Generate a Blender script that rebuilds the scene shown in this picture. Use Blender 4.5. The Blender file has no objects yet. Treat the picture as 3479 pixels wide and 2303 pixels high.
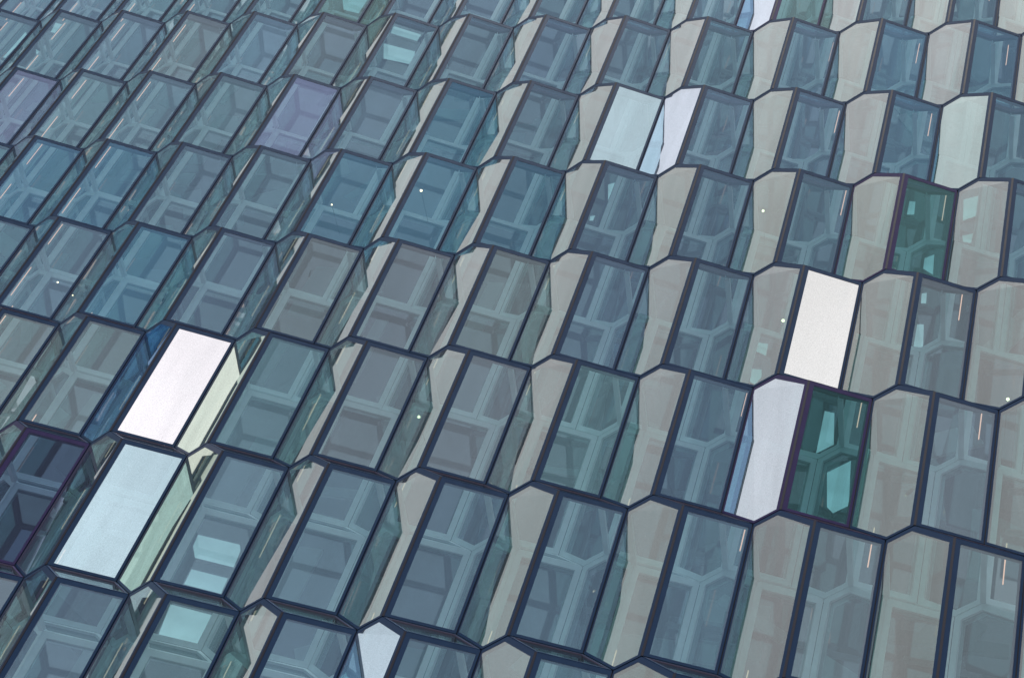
import bpy, bmesh, math, random
from mathutils import Vector, Matrix

rnd = random.Random(7)
sc = bpy.context.scene
C = sc.collection

# ------------------------------------------------------------------ facade geometry (metres)
S = 1.35                      # width of one brick column
Z0 = 16.0                     # height of the reference brick
def W(x, y, z):               # facade axes (along, up, outward) -> world
    return Vector((x * S, -z * S, y * S))
LA = W(1, 0, 0)               # one column to the right
LB = W(-0.26859, 1.55479, 0)  # one row up
ORIGIN = Vector((0, 0, Z0))
VB = W(0.50354, 0.12966, -0.25976)   # corners of the front pane relative to its top left corner
VD = W(-0.02843, -1.34312, -0.15277)
VC = VB + VD
VE = VD + LB                  # apex of the six-sided side pane
VF = VB - LA                  # top of the valley beside it
VCp = VC - LA
VG = VB - LA - LB             # foot of the valley
VG2 = VB - LB                 # corners of the sloping ledge under the front pane
VA2 = -LB
TBACK = W(-0.4676, 0.0207, -0.8007)  # front network -> back network of the brick
def cell(r, c):
    return ORIGIN + LA * c + LB * r

# ------------------------------------------------------------------ camera
CAM = W(1.6999, -10.6337, 8.1607) + ORIGIN
cam_rows = [[0.945822, 0.291458, -0.143084], [0.080824, -0.638161, -0.765649], [-0.314465, 0.712603, -0.627144]]
def ax(v): return Vector((v[0], -v[2], v[1]))
X, Y, Zc = ax(cam_rows[0]), -ax(cam_rows[1]), -ax(cam_rows[2])
cd = bpy.data.cameras.new('camera')
cd.sensor_width = 36.0
cd.lens = 4941.35 / 3479 * 36.0
cd.clip_start = 0.1
cd.clip_end = 5000
cam = bpy.data.objects.new('camera', cd)
M = Matrix((X, Y, Zc)).transposed().to_4x4()
M.translation = CAM
cam.matrix_world = M
C.objects.link(cam)
sc.camera = cam

# ------------------------------------------------------------------ sky, sun, exposure
SUN_EL, SUN_AZ = math.radians(70), math.radians(182)
w = bpy.data.worlds.new('World'); sc.world = w; w.use_nodes = True
nt = w.node_tree
for n in list(nt.nodes): nt.nodes.remove(n)
out = nt.nodes.new('ShaderNodeOutputWorld'); bg = nt.nodes.new('ShaderNodeBackground')
sky = nt.nodes.new('ShaderNodeTexSky'); sky.sky_type = 'NISHITA'; sky.sun_disc = False
sky.sun_elevation = SUN_EL; sky.sun_rotation = SUN_AZ
sky.air_density = 1.0; sky.dust_density = 2.0; sky.ozone_density = 1.0
hs = nt.nodes.new('ShaderNodeHueSaturation'); hs.inputs['Saturation'].default_value = 0.14
nt.links.new(sky.outputs[0], hs.inputs['Color'])
tcw = nt.nodes.new('ShaderNodeTexCoord'); cl = nt.nodes.new('ShaderNodeTexNoise')
cl.inputs['Scale'].default_value = 2.6; cl.inputs['Detail'].default_value = 5; cl.inputs['Roughness'].default_value = 0.55
nt.links.new(tcw.outputs['Generated'], cl.inputs['Vector'])
cm = nt.nodes.new('ShaderNodeMapRange'); cm.inputs['From Min'].default_value = 0.3; cm.inputs['From Max'].default_value = 0.7
cm.inputs['To Min'].default_value = 0.84; cm.inputs['To Max'].default_value = 1.14
nt.links.new(cl.outputs[0], cm.inputs['Value'])
cmul = nt.nodes.new('ShaderNodeVectorMath'); cmul.operation = 'SCALE'
nt.links.new(hs.outputs[0], cmul.inputs[0]); nt.links.new(cm.outputs[0], cmul.inputs['Scale'])
nt.links.new(cmul.outputs[0], bg.inputs['Color'])
bg.inputs['Strength'].default_value = 0.12
nt.links.new(bg.outputs[0], out.inputs['Surface'])

sl = bpy.data.lights.new('sun', 'SUN'); sl.energy = 1.5; sl.angle = math.radians(12)
sl.color = (1.0, 0.95, 0.88)
so = bpy.data.objects.new('sun', sl); C.objects.link(so)
# the sky's rotation is clockwise from +Y seen from above
sd = Vector((math.sin(SUN_AZ) * math.cos(SUN_EL), math.cos(SUN_AZ) * math.cos(SUN_EL), math.sin(SUN_EL)))
so.rotation_euler = sd.to_track_quat('Z', 'Y').to_euler()
so.location = (0, -20, 60)

sc.render.engine = 'CYCLES'
sc.cycles.max_bounces = 16
sc.cycles.glossy_bounces = 6
sc.cycles.diffuse_bounces = 3
sc.cycles.transmission_bounces = 8
sc.cycles.transparent_max_bounces = 32
sc.cycles.use_denoising = True
sc.cycles.sample_clamp_indirect = 4.0
sc.view_settings.view_transform = 'Standard'
sc.view_settings.look = 'None'
sc.view_settings.exposure = 0.63
sc.view_settings.gamma = 1.0
sc.view_settings.use_curve_mapping = False

# ------------------------------------------------------------------ materials
def new_mat(name):
    m = bpy.data.materials.new(name); m.use_nodes = True
    t = m.node_tree
    for n in list(t.nodes): t.nodes.remove(n)
    o = t.nodes.new('ShaderNodeOutputMaterial')
    return m, t, o
def math_node(t, op, a, b=None):
    n = t.nodes.new('ShaderNodeMath'); n.operation = op
    for i, v in enumerate((a, b)):
        if v is None: continue
        if isinstance(v, (int, float)): n.inputs[i].default_value = v
        else: t.links.new(v, n.inputs[i])
    return n.outputs[0]
def paint(name, col, rough=0.45, spec=0.5, var=0.12, scale=6.0, metallic=0.0, sheen=None):
    m, t, o = new_mat(name)
    p = t.nodes.new('ShaderNodeBsdfPrincipled')
    tc = t.nodes.new('ShaderNodeTexCoord'); nz = t.nodes.new('ShaderNodeTexNoise')
    nz.inputs['Scale'].default_value = scale; nz.inputs['Detail'].default_value = 6
    t.links.new(tc.outputs['Object'], nz.inputs['Vector'])
    mx = t.nodes.new('ShaderNodeMix'); mx.data_type = 'RGBA'
    mx.inputs['A'].default_value = tuple(x * (1 - var) for x in col) + (1,)
    mx.inputs['B'].default_value = tuple(x * (1 + var) for x in col) + (1,)
    t.links.new(nz.outputs[0], mx.inputs['Factor'])
    t.links.new(mx.outputs['Result'], p.inputs['Base Color'])
    rr = math_node(t, 'MULTIPLY_ADD', nz.outputs[0], 0.2); rr.node.inputs[2].default_value = rough - 0.1
    t.links.new(rr, p.inputs['Roughness'])
    p.inputs['Specular IOR Level'].default_value = spec
    p.inputs['Metallic'].default_value = metallic
    if sheen: p.inputs['Specular Tint'].default_value = tuple(sheen) + (1,)
    t.links.new(p.outputs[0], o.inputs['Surface'])
    return m
def emit(name, col, strength):
    m, t, o = new_mat(name)
    e = t.nodes.new('ShaderNodeEmission'); e.inputs[0].default_value = tuple(col) + (1,); e.inputs[1].default_value = strength
    t.links.new(e.outputs[0], o.inputs['Surface'])
    return m
def glass(name, trans, dust=(0.5, 0.55, 0.6), dust_amt=0.03, wave=0.0011, power=4.0):
    # coated pane: the object's colour tints the coating, its alpha is how strongly the coating mirrors
    m, t, o = new_mat(name)
    oi = t.nodes.new('ShaderNodeObjectInfo')
    geo = t.nodes.new('ShaderNodeNewGeometry')
    tc = t.nodes.new('ShaderNodeTexCoord')
    dt = t.nodes.new('ShaderNodeVectorMath'); dt.operation = 'DOT_PRODUCT'
    t.links.new(geo.outputs['Incoming'], dt.inputs[0]); t.links.new(geo.outputs['True Normal'], dt.inputs[1])
    g = math_node(t, 'ABSOLUTE', dt.outputs['Value'])
    g = math_node(t, 'SUBTRACT', 1.0, g); g = math_node(t, 'POWER', g, power)
    inv = math_node(t, 'SUBTRACT', 1.0, oi.outputs['Alpha'])
    f = math_node(t, 'ADD', math_node(t, 'MULTIPLY', g, inv), oi.outputs['Alpha'])
    # faint streaks of weather on the coating, running down the pane
    mp = t.nodes.new('ShaderNodeMapping'); mp.inputs['Scale'].default_value = (5.0, 5.0, 0.5)
    t.links.new(tc.outputs['Object'], mp.inputs['Vector'])
    va = t.nodes.new('ShaderNodeVectorMath'); va.operation = 'ADD'
    rv = t.nodes.new('ShaderNodeCombineXYZ')
    t.links.new(math_node(t, 'MULTIPLY', oi.outputs['Random'], 40.0), rv.inputs[0])
    t.links.new(mp.outputs[0], va.inputs[0]); t.links.new(rv.outputs[0], va.inputs[1])
    n1 = t.nodes.new('ShaderNodeTexNoise'); n1.inputs['Scale'].default_value = 1.0; n1.inputs['Detail'].default_value = 4
    t.links.new(va.outputs[0], n1.inputs['Vector'])
    st = math_node(t, 'MULTIPLY_ADD', n1.outputs[0], 0.30); st.node.inputs[2].default_value = 0.85
    f = math_node(t, 'MINIMUM', math_node(t, 'MULTIPLY', f, st), 0.97)
    # fine speckle of salt and grime
    n3 = t.nodes.new('ShaderNodeTexNoise'); n3.inputs['Scale'].default_value = 85.0; n3.inputs['Detail'].default_value = 3
    t.links.new(tc.outputs['Object'], n3.inputs['Vector'])
    sp = math_node(t, 'MULTIPLY_ADD', n3.outputs[0], 0.50); sp.node.inputs[2].default_value = 0.75
    tint = t.nodes.new('ShaderNodeMix'); tint.data_type = 'RGBA'; tint.blend_type = 'MULTIPLY'
    tint.inputs['Factor'].default_value = 1.0
    t.links.new(oi.outputs['Color'], tint.inputs['A']); 
    cr = t.nodes.new('ShaderNodeCombineColor')
    for k in range(3): t.links.new(sp, cr.inputs[k])
    t.links.new(cr.outputs[0], tint.inputs['B'])
    # panes are never quite flat
    n2 = t.nodes.new('ShaderNodeTexNoise'); n2.inputs['Scale'].default_value = 1.4; n2.inputs['Detail'].default_value = 1
    va2 = t.nodes.new('ShaderNodeVectorMath'); va2.operation = 'ADD'
    t.links.new(tc.outputs['Object'], va2.inputs[0]); t.links.new(rv.outputs[0], va2.inputs[1])
    t.links.new(va2.outputs[0], n2.inputs['Vector'])
    bp = t.nodes.new('ShaderNodeBump'); bp.inputs['Strength'].default_value = 1.0; bp.inputs['Distance'].default_value = wave
    t.links.new(n2.outputs[0], bp.inputs['Height'])
    gl = t.nodes.new('ShaderNodeBsdfGlossy'); gl.inputs['Roughness'].default_value = 0.03
    t.links.new(tint.outputs['Result'], gl.inputs['Color']); t.links.new(bp.outputs[0], gl.inputs['Normal'])
    tr = t.nodes.new('ShaderNodeBsdfTransparent'); tr.inputs[0].default_value = tuple(trans) + (1,)
    df = t.nodes.new('ShaderNodeBsdfDiffuse'); df.inputs[0].default_value = tuple(dust) + (1,)
    m1 = t.nodes.new('ShaderNodeMixShader'); m1.inputs[0].default_value = dust_amt
    t.links.new(tr.outputs[0], m1.inputs[1]); t.links.new(df.outputs[0], m1.inputs[2])
    m2 = t.nodes.new('ShaderNodeMixShader')
    t.links.new(f, m2.inputs[0]); t.links.new(m1.outputs[0], m2.inputs[1]); t.links.new(gl.outputs[0], m2.inputs[2])
    t.links.new(m2.outputs[0], o.inputs['Surface'])
    return m

NAVY = paint('navy_painted_steel', (0.009, 0.025, 0.068), 0.42, 0.32, 0.3, sheen=(.45, .68, 1.0))
VIOLET = paint('violet_painted_steel', (0.026, 0.020, 0.072), 0.40, 0.28, 0.3, sheen=(.65, .55, 1.0))
GASKET = paint('black_gasket', (0.010, 0.010, 0.022), 0.6, 0.3)
SPACER = paint('mauve_spacer', (0.110, 0.080, 0.130), 0.5, 0.4)
INNER = paint('pale_inner_steel', (0.66, 0.74, 0.76), 0.5, 0.4, 0.2)
GLASS = glass('coated_glass', (0.70, 0.83, 0.87))
GLASSG = glass('clear_green_glass', (0.40, 0.64, 0.70), (0.22, 0.42, 0.48), 0.08)
GLASSH = glass('green_tinged_glass', (0.32, 0.58, 0.56), power=1.8)
GLASSN = glass('clear_dark_glass', (0.45, 0.55, 0.75), (0.2, 0.25, 0.4), 0.03)
GLASSI = glass('inner_glass', (0.70, 0.80, 0.80), (0.45, 0.5, 0.52), 0.08)
LED = emit('salmon_light_strip', (1.0, 0.57, 0.41), 0.80)
LAMP = emit('warm_lamp_glow', (1.0, 0.78, 0.48), 3.2)
DAYLIGHT_GLOW = emit('daylight_glow', (0.46, 0.66, 0.67), 0.72)  # emission stands in for daylight seen through the far side
_t = DAYLIGHT_GLOW.node_tree; _n = _t.nodes.new('ShaderNodeTexNoise'); _c = _t.nodes.new('ShaderNodeTexCoord')
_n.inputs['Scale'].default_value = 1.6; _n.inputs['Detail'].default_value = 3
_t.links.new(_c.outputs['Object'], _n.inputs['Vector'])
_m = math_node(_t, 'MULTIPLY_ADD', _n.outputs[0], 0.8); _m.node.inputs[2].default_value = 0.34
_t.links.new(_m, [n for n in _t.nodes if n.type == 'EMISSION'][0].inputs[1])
PLASTER = paint('grey_plaster', (0.15, 0.165, 0.20), 0.8, 0.2, 0.25, 0.6)
CEIL = paint('pale_ceiling', (0.42, 0.44, 0.46), 0.8, 0.2, 0.15, 0.8)
PAVING = paint('grey_paving', (0.22, 0.22, 0.22), 0.8, 0.3, 0.2, 0.4)

# ------------------------------------------------------------------ mesh helpers
def link(o, parent=None):
    C.objects.link(o)
    if parent: o.parent = parent
    return o
def mesh_from(bm, name, mats):
    me = bpy.data.meshes.new(name); bm.normal_update(); bm.to_mesh(me); bm.free()
    for m in mats: me.materials.append(m)
    return me
def plane_normal(poly):
    n = Vector((0, 0, 0))
    for i, p in enumerate(poly): n += p.cross(poly[(i + 1) % len(poly)])
    n.normalize()
    return n
def flat(poly):                       # outward unit normal, and the polygon wound round it
    n = plane_normal(poly)
    if n.y > 0: poly = poly[::-1]; n = -n
    return poly, n
def inset(poly, n, d):                # move every edge inwards by its own distance
    k = len(poly); lines = []
    for i in range(k):
        p, q = poly[i], poly[(i + 1) % k]
        e = (q - p).normalized(); inn = n.cross(e)
        lines.append((p + inn * d[i], e))
    res = []
    for i in range(k):
        p1, e1 = lines[i - 1]; p2, e2 = lines[i]
        # p1 + t e1 meets p2 + s e2
        cr = e1.cross(e2); t = (p2 - p1).cross(e2).dot(cr) / cr.length_squared
        res.append(p1 + e1 * t)
    return res
def ring(bm, poly, n, outer, inner, front, depth, mi_side=1):
    po = inset(poly, n, outer); pi = inset(poly, n, inner); k = len(poly)
    vf = [[bm.verts.new(p + n * front) for p in P] for P in (po, pi)]
    vb = [[bm.verts.new(p + n * (front - depth)) for p in P] for P in (po, pi)]
    for i in range(k):
        j = (i + 1) % k
        bm.faces.new((vf[0][i], vf[0][j], vf[1][j], vf[1][i]))
        bm.faces.new((vb[0][j], vb[0][i], vb[1][i], vb[1][j]))
        bm.faces.new((vf[0][j], vf[0][i], vb[0][i], vb[0][j]))
        f = bm.faces.new((vf[1][i], vf[1][j], vb[1][j], vb[1][i])); f.material_index = mi_side
def pane_mesh(name, poly, n, d, at, thick, mats):
    bm = bmesh.new()
    p = inset(poly, n, d)
    vf = [bm.verts.new(q + n * at) for q in p]; vb = [bm.verts.new(q + n * (at - thick)) for q in p]
    bm.faces.new(vf)
    k = len(p)
    for i in range(k):
        j = (i + 1) % k
        f = bm.faces.new((vf[j], vf[i], vb[i], vb[j])); f.material_index = 1
    return mesh_from(bm, name, mats)
def bar(bm, p, q, wid, dep, nrm, mi=0, cut=0.0):
    e = (q - p).normalized(); p = p + e * cut; q = q - e * cut
    n = (nrm - e * nrm.dot(e)).normalized(); s = e.cross(n)
    vs = []
    for b in (p, q):
        vs.append([bm.verts.new(b + s * wid * x + n * dep * y) for x, y in ((-.5, .5), (.5, .5), (.5, -.5), (-.5, -.5))])
    for i in range(4):
        j = (i + 1) % 4
        f = bm.faces.new((vs[0][i], vs[0][j], vs[1][j], vs[1][i])); f.material_index = mi
    for v in (vs[0][::-1], vs[1]):
        f = bm.faces.new(v); f.material_index = mi

# ------------------------------------------------------------------ the setting
def structure(name, me_or_none):
    o = bpy.data.objects.new(name, me_or_none); o['kind'] = 'structure'; return link(o)
def box(bm, lo, hi):
    vs = [bm.verts.new((x, y, z)) for z in (lo[2], hi[2]) for y in (lo[1], hi[1]) for x in (lo[0], hi[0])]
    for f in ((0, 2, 3, 1), (4, 5, 7, 6), (0, 1, 5, 4), (2, 6, 7, 3), (0, 4, 6, 2), (1, 3, 7, 5)):
        bm.faces.new([vs[i] for i in f])
def box_mesh(name, lo, hi, mat):
    bm = bmesh.new(); box(bm, lo, hi); return mesh_from(bm, name, [mat])
bm = bmesh.new(); s_ = 1500
bm.faces.new([bm.verts.new(p) for p in ((-s_, -s_, 0), (s_, -s_, 0), (s_, s_, 0), (-s_, s_, 0))])
structure('ground', mesh_from(bm, 'ground', [PAVING]))

facade = bpy.data.objects.new('glass_facade', None); C.objects.link(facade)
facade.location = (0, 0, 0)
facade['label'] = 'honeycomb facade of stacked six sided glass bricks in navy steel frames'
facade['category'] = 'building facade'
X0, X1, ZB, ZT, YD = -22.0, 8.0, 4.0, 30.0, 3.4
for nm, lo, hi, m in (('inner_wall', (X0, YD, ZB), (X1, YD + .3, ZT), PLASTER),
                      ('inner_wall', (X0 - .3, 2.2, ZB), (X0 - .003, YD, ZT), PLASTER),
                      ('inner_wall', (X1 + .003, 2.2, ZB), (X1 + .3, YD, ZT), PLASTER),
                      ('roof_slab', (X0, 1.6, ZT + .003), (X1, YD, ZT + .3), CEIL),
                      ('floor_slab', (X0, 1.6, ZB - .3), (X1, YD, ZB - .003), CEIL)):
    link(bpy.data.objects.new(nm, box_mesh(nm, lo, hi, m)), facade)
# ------------------------------------------------------------------ one brick and its parts
main, nm_ = flat([Vector((0, 0, 0)), VB, VC, VD])
side, ns_ = flat([VF, VE, Vector((0, 0, 0)), VD, VG, VCp])
ledge, nl_ = flat([VD, VC, VG2, VA2])
def near(a, b): return (a - b).length < 1e-4
def edge_widths(poly, spec, default):
    out = []
    for i in range(len(poly)):
        p, q = poly[i], poly[(i + 1) % len(poly)]
        wv = default
        for (a, b, d) in spec:
            if (near(a, p) and near(b, q)) or (near(a, q) and near(b, p)): wv = d
        out.append(wv)
    return out
ZERO = Vector((0, 0, 0))
mw = edge_widths(main, [(ZERO, VD, .070), (VB, VC, .036), (ZERO, VB, .060), (VD, VC, .040)], .05)
hw = edge_widths(side, [(ZERO, VD, .052), (VF, VCp, .026), (VE, ZERO, .068), (VF, VE, .050), (VD, VG, .036), (VCp, VG, .036)], .04)
lw = [.030] * 4
G = .007
def frame_mesh(mats):
    bm = bmesh.new()
    ring(bm, main, nm_, [G] * 4, mw, 0.0, .055)
    ring(bm, side, ns_, [G] * 6, hw, 0.0, .050)
    ring(bm, ledge, nl_, [G] * 4, lw, 0.0, .040)
    # dark gaskets closing the joints, and the cap along the ridge
    mid = (nm_ + ns_).normalized()
    bar(bm, ZERO - mid * .048, VD - mid * .048, .042, .050, mid, 2, .02)
    bar(bm, VF - mid * .040, VCp - mid * .040, .060, .050, mid, 2, .02)
    for p, q, a, b in ((ZERO, VB, nm_, nl_), (VD, VC, nm_, nl_), (VF, VE, ns_, ns_), (VE, ZERO, ns_, nl_), (VCp, VG, ns_, nl_)):
        n = (a + b).normalized()
        bar(bm, p - n * .042, q - n * .042, .066, .044, n, 2, .012)
    bar(bm, ZERO - mid * .012, VD - mid * .012, .026, .024, mid, 2, .004)
    return mesh_from(bm, 'glass_brick', mats)
FRAME = frame_mesh([NAVY, SPACER, GASKET])
FRAMEV = frame_mesh([VIOLET, SPACER, GASKET])
P_MAIN = pane_mesh('front_pane', main, nm_, [x - .006 for x in mw], -.004, .020, [GLASS, GASKET])
P_SIDE = pane_mesh('side_pane', side, ns_, [x - .006 for x in hw], -.003, .020, [GLASSH, GASKET])
P_LEDGE = pane_mesh('ledge_pane', ledge, nl_, [x - .006 for x in lw], -.010, .018, [GLASS, GASKET])
# the back of the brick repeats the front, pushed inwards, in paler steel
def back_mesh():
    bm = bmesh.new()
    wb = .075
    ring(bm, [p + TBACK for p in main], nm_, [.004] * 4, [wb] * 4, 0.0, .11, 0)
    ring(bm, [p + TBACK for p in side], ns_, [.004] * 6, [wb] * 6, 0.0, .11, 0)
    ring(bm, [p + TBACK for p in ledge], nl_, [.004] * 4, [wb * .8] * 4, 0.0, .09, 0)
    for p, q in ((VB, TBACK + LA), (VC, TBACK + LA + VD)):
        bar(bm, p + (q - p).normalized() * .10, q - (q - p).normalized() * .02, .06, .06, Vector((1, 0, 0)), 0)
    return mesh_from(bm, 'back_frame', [INNER])
BACK = back_mesh()
I_MAIN = pane_mesh('inner_front_pane', [p + TBACK for p in main], nm_, [.055] * 4, -.03, .02, [GLASSI, GASKET])
I_SIDE = pane_mesh('inner_side_pane', [p + TBACK for p in side], ns_, [.055] * 6, -.03, .02, [GLASSI, GASKET])
I_LEDGE = pane_mesh('inner_ledge_pane', [p + TBACK for p in ledge], nl_, [.044] * 4, -.03, .02, [GLASSI, GASKET])
def tube_mesh(y0, y1):
    bm = bmesh.new()
    d = VD / (VD.z)                     # per metre of height
    base = W(.36, 0, -.72)
    p, q = base + d * y0 * S, base + d * y1 * S
    e = (q - p).normalized(); s1 = e.cross(Vector((0, 1, 0))).normalized(); s2 = e.cross(s1)
    rings = []
    for b in (p, q):
        rings.append([bm.verts.new(b + (s1 * math.cos(k * math.pi / 4) + s2 * math.sin(k * math.pi / 4)) * .0065) for k in range(8)])
    for k in range(8):
        bm.faces.new((rings[0][k], rings[0][(k + 1) % 8], rings[1][(k + 1) % 8], rings[1][k]))
    bm.faces.new(rings[0][::-1]); bm.faces.new(rings[1])
    return mesh_from(bm, 'light_tube', [LED])
TUBES = [tube_mesh(.36, .76), tube_mesh(-.47, -.02)]
SHORT_TUBE = tube_mesh(.22, .60)

# ------------------------------------------------------------------ tints of the coatings
GREY, STEEL, BLUE, TEAL, LAV = (.50, .60, .68), (.33, .51, .70), (.21, .45, .68), (.31, .53, .65), (.40, .50, .76)
def tone(col, refl, mat=None): return (col, refl, mat)
DEF_MAIN = {}
def put(r, cs, col, refl=.30):
    for c in cs: DEF_MAIN[(r, c)] = (col, refl)
put(3, range(-11, -6), STEEL, .30); put(3, [-8, -6], (.42, .56, .68), .28); put(3, [-3, -2, -1, 0], STEEL); put(3, [1, 2], (.27, .47, .68), .34)
put(2, [-9, -8, -7], (.33, .52, .67), .30); put(2, [-10], LAV, .34); put(2, [-6], LAV, .40); put(2, [-5], STEEL); put(2, [-4], BLUE, .32); put(2, [-3, -2, -1, 0, 1], STEEL); put(2, [1], (.27, .47, .68), .32)
put(1, range(-10, -4), STEEL, .30); put(1, [-9, -8, -5, -4], BLUE, .34); put(1, [-3], BLUE, .34); put(1, [-2, -1, 0], STEEL)
put(0, range(-9, -7), STEEL); put(0, [-7], BLUE, .32); put(0, [-6], STEEL); put(0, [-5, -4], GREY, .30); put(0, [-3], GREY, .32); put(0, [-2, -1], STEEL); put(0, [1, 2], GREY, .31)
put(-1, [-9, -8, -7], GREY, .26); put(-1, [-5], TEAL, .30); put(-1, [-4, -3], GREY, .30); put(-1, [-2], TEAL, .30); put(-1, [-1], STEEL); put(-1, [1], GREY, .31)
put(-2, [-5, -4, -3], STEEL); put(-2, [-2, -1], STEEL); put(-2, [0, 1], GREY, .30)
put(-3, [-7], GREY, .22); put(-3, [-6, -4, -3], STEEL, .26); put(-3, [-5], TEAL, .22)
WHITE = (1, 1, 1)
PALE = (.64, .82, .89)
SPECIAL_MAIN = {  # (row, column): colour, mirror strength, glass, label
    (0, 0): ((1, .975, .93), .97, None, 'blank bright white mirror pane'),
    (-1, -6): ((1, .945, .955), .97, None, 'blank bright pinkish white mirror pane'),
    (2, -2): (PALE, .70, None, 'pale sky blue pane'),
    (-2, -6): (PALE, .72, None, 'large pale blue pane with a soft white streak'),
    (-1, 0): ((.2, .5, .5), .05, GLASSG, 'clear teal pane with the steel nodes showing through'),
    (1, 1): ((.30, .58, .58), .15, GLASSG, 'clear teal green pane'),
    (-2, -7): ((.3, .35, .6), .05, GLASSN, 'clear dark pane showing the steel inside'),
    (4, -6): ((.45, .62, .64), .18, GLASSG, 'clear teal pane with daylight behind'),
    (4, 0): ((.42, .60, .62), .22, GLASSG, 'clear teal pane'),
}
SPECIAL_SIDE = {
    (-1, 0): ((.84, .90, .96), .80, None, 'bright bluish white side pane'),
    (2, -1): ((.84, .90, 1), .82, None, 'bright bluish white side pane'),
    (4, 0): ((.84, .90, 1), .85, None, 'bright bluish white side pane'),
    (2, 2): ((.68, .80, .78), .55, None, 'pale teal side pane'),
    (-3, -3): ((.72, .86, .95), .80, None, 'pale blue pointed side pane'),
    (-1, -6): ((.36, .56, .86), .45, None, 'deep blue side pane'),
    (-1, -5): ((.80, .92, .78), .80, None, 'pale green side pane'),
    (-2, -5): ((.75, .85, .70), .70, None, 'pale yellow green side pane'),
}
VIOLET_FRAMES = {(-1, 0), (1, 1), (-2, -7), (4, 0)}

# ------------------------------------------------------------------ which cells the photograph shows
def project(p):
    v = cam.matrix_world.inverted() @ p
    return (v.x / -v.z * cd.lens / 36 * 2, v.y / -v.z * cd.lens / 36 * 2 * 1024 / 677) if v.z < 0 else None
def wanted(r, c, m):
    for v in (ZERO, VB, VC, VD, VE, VF, VG, TBACK, TBACK + VB, TBACK + VD):
        q = project(cell(r, c) + v)
        if q and abs(q[0]) < m and abs(q[1]) < m * 1.02: return True
    return False
cells = [(r, c) for r in range(-8, 12) for c in range(-20, 12) if wanted(r, c, 1.14)]
def jit(col, a=.05):
    k = 1 + rnd.uniform(-a, a)
    return tuple(min(1, max(0, x * k * (1 + rnd.uniform(-a, a) * .6))) for x in col)
def part(name, me, parent, col=None, alpha=1.0, label=None, mat=None):
    o = bpy.data.objects.new(name, me)
    if col is not None: o.color = tuple(col) + (alpha,)
    if mat is not None:
        o.material_slots[0].link = 'OBJECT'; o.material_slots[0].material = mat
    if label: o['label'] = label
    return link(o, parent)
for r, c in cells:
    br = bpy.data.objects.new('glass_brick', FRAMEV if (r, c) in VIOLET_FRAMES else FRAME)
    br.location = cell(r, c); link(br, facade)
    if (r, c) in VIOLET_FRAMES: br['label'] = 'glass brick with a violet frame round a clear pane'
    if (r, c) in SPECIAL_MAIN:
        col, a, mat, lab = SPECIAL_MAIN[(r, c)]
        part('front_pane', P_MAIN, br, col, a, lab, mat)
    else:
        col, a = DEF_MAIN.get((r, c), (STEEL, .29))
        part('front_pane', P_MAIN, br, jit(col, .05), a * .80 * rnd.uniform(.92, 1.08))
    if (r, c) in SPECIAL_SIDE:
        col, a, mat, lab = SPECIAL_SIDE[(r, c)]
        part('side_pane', P_SIDE, br, col, a, lab, mat)
    else:
        part('side_pane', P_SIDE, br, jit((.94, .98, .955), .03), .14 * rnd.uniform(.94, 1.06))
    part('ledge_pane', P_LEDGE, br, jit((.46, .56, .60), .08), .30)
    bk = part('back_frame', BACK, br)
    part('inner_front_pane', I_MAIN, br, jit((.6, .68, .70), .1), .22)
    part('inner_side_pane', I_SIDE, br, jit((.6, .68, .70), .1), .22)
    part('inner_ledge_pane', I_LEDGE, br, jit((.6, .68, .70), .1), .22)
    for tm in (TUBES if c <= -5 else [SHORT_TUBE]): part('light_tube', tm, br)

# ------------------------------------------------------------------ openings on the inner wall; their panes glow in place of daylight
def sight(x, y):                       # direction from the viewpoint
    f = 4941.35
    return (X * ((x - 1739.5) / f) - Y * ((y - 1151.5) / f) - Zc).normalized()
def on_depth(x, y, depth):
    d = sight(x, y)
    return CAM + d * ((depth - CAM.y) / d.y)
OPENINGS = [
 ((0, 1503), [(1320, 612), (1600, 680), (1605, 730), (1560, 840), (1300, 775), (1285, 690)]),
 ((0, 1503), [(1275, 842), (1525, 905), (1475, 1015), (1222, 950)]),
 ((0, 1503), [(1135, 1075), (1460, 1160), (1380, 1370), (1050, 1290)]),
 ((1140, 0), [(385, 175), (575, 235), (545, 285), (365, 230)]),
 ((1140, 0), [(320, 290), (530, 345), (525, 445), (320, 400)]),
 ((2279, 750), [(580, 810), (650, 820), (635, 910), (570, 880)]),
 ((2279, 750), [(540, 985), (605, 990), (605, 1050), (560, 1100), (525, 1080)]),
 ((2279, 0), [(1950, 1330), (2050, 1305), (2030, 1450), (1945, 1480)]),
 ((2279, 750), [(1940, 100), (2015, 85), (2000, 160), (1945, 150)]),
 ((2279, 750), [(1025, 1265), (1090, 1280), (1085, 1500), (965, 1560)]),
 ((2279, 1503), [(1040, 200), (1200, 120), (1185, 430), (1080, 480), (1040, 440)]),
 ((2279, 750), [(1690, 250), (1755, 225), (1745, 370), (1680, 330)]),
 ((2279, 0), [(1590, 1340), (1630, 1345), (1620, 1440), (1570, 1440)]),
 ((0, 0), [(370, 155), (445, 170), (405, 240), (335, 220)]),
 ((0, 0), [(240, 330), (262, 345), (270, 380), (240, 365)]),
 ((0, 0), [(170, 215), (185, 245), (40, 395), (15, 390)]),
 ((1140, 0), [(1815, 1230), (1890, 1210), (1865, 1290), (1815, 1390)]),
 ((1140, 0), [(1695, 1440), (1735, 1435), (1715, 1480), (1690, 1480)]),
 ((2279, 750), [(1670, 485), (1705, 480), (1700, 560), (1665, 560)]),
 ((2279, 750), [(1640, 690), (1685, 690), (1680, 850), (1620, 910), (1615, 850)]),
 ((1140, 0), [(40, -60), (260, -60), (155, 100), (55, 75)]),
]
openings = []
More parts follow.
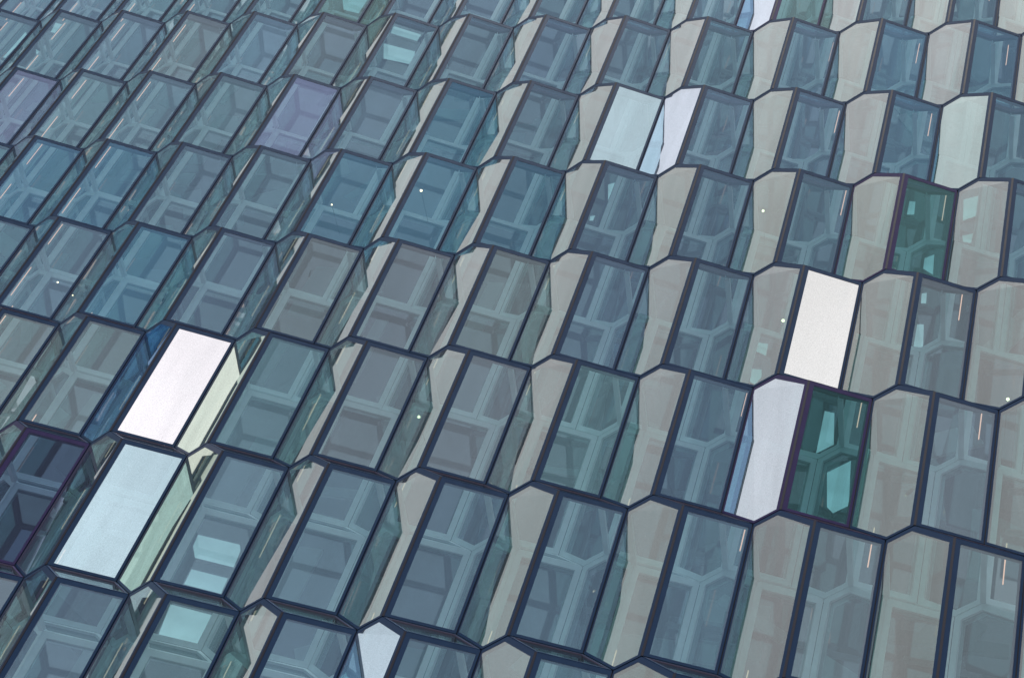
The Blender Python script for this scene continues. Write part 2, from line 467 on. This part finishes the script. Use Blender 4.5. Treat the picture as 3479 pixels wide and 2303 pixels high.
for (ox, oy), pts in OPENINGS:
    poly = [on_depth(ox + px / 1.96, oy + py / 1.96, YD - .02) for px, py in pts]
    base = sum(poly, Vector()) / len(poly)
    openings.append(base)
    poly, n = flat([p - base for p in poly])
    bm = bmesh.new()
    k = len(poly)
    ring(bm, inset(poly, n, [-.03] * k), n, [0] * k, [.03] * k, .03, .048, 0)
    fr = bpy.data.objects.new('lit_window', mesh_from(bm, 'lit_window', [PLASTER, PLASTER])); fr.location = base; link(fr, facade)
    part('daylight_glow_pane', pane_mesh('daylight_glow_pane', poly, n, [0.0] * k, 0.0, .015, [DAYLIGHT_GLOW, PLASTER]), fr)

# ------------------------------------------------------------------ cladding boards of different greys on the wall and partitions behind
BOARDS = [paint('board_' + n, c, 0.7, 0.3, 0.15, 1.5) for n, c in (('pale', (.50, .54, .55)), ('mid', (.27, .30, .33)), ('dark', (.06, .07, .09)), ('teal', (.20, .33, .34)))]
bm = bmesh.new(); box(bm, (-.5, -.5, -.5), (.5, .5, .5)); BOARD = mesh_from(bm, 'cladding_board', [BOARDS[0]])
for k in range(230):
    wide = rnd.random() < .45
    sx, sz = (rnd.uniform(.7, 1.9), rnd.uniform(.14, .5)) if wide else (rnd.uniform(.16, .6), rnd.uniform(.7, 2.0))
    at = Vector((rnd.uniform(-17, 4), rnd.uniform(2.1, 3.2), rnd.uniform(8.5, 25)))
    clear = True
    for q in openings:                 # nothing stands in front of a glowing opening
        d = (q - CAM).normalized()
        if ((at - CAM) - d * (at - CAM).dot(d)).length < .5 * math.hypot(sx, sz) + .35: clear = False
    if not clear: continue
    o = part('cladding_board', BOARD, facade, mat=BOARDS[rnd.choice((0, 0, 1, 2, 2, 3))])
    o.location = at
    o.scale = (sx, .05, sz); o.rotation_euler = (0, rnd.choice((0, 0, 0, .5, -.5)), 0)

# ------------------------------------------------------------------ spotlights fixed inside the bricks
CAN = paint('dark_lamp_housing', (0.05, 0.05, 0.055), 0.4, 0.4)
SPOTS = [
 (1430.8, 648, .019, 'lit spotlight with a bright glint above it, behind a blue front pane'),
 (2592.8, 716.8, .019, 'lit spotlight near the valley of a beige side pane, below a blue striped brick'),
 (2660.6, 1089, .021, 'lit spotlight in the beige side pane next to the blank white mirror pane'),
 (3424, 1356, .019, 'lit spotlight low in the grey side pane at the right edge of the facade'),
 (1423, 1415.8, .019, 'lit spotlight showing in the deep green valley between two grey front panes'),
 (196, 959, .012, 'small lit spotlight in the steel blue brick at the left edge of the facade'),
 (1127, 696, .012, 'small lit spotlight beside the salmon light tube of a blue front pane'),
]
for x, y, rad, lab in SPOTS:
    p = on_depth(x, y, .52)
    root = bpy.data.objects.new('spotlight', None); root.location = p
    root['label'] = lab; root['category'] = 'spotlight'; root['group'] = 'spotlights inside the glass bricks'
    C.objects.link(root)
    aim = (CAM - p).normalized(); s1 = aim.cross(Vector((0, 0, 1))).normalized(); s2 = s1.cross(aim)
    def disc(bm, r, off): return [bm.verts.new(aim * off + (s1 * math.cos(k * math.pi / 6) + s2 * math.sin(k * math.pi / 6)) * r) for k in range(12)]
    bm = bmesh.new()
    rs = [disc(bm, rad * 1.25, .0), disc(bm, rad * 1.25, -.07), disc(bm, rad * .7, -.12)]
    for a_, b_ in zip(rs, rs[1:]):
        for k in range(12): bm.faces.new((a_[k], b_[k], b_[(k + 1) % 12], a_[(k + 1) % 12]))
    bm.faces.new(rs[2])
    part('housing', mesh_from(bm, 'housing', [CAN]), root)
    bm = bmesh.new(); bar(bm, aim * -.11, Vector((0, .56, 0)), .004, .004, Vector((0, 0, 1)), 0)
    part('bracket', mesh_from(bm, 'bracket', [CAN]), root)
    bm = bmesh.new(); a_ = disc(bm, rad, .004); t_ = bm.verts.new(aim * (rad * .5 + .004))
    for k in range(12): bm.faces.new((a_[k], a_[(k + 1) % 12], t_))
    part('lamp_lens', mesh_from(bm, 'lamp_lens', [LAMP]), root)
print('cells', len(cells))
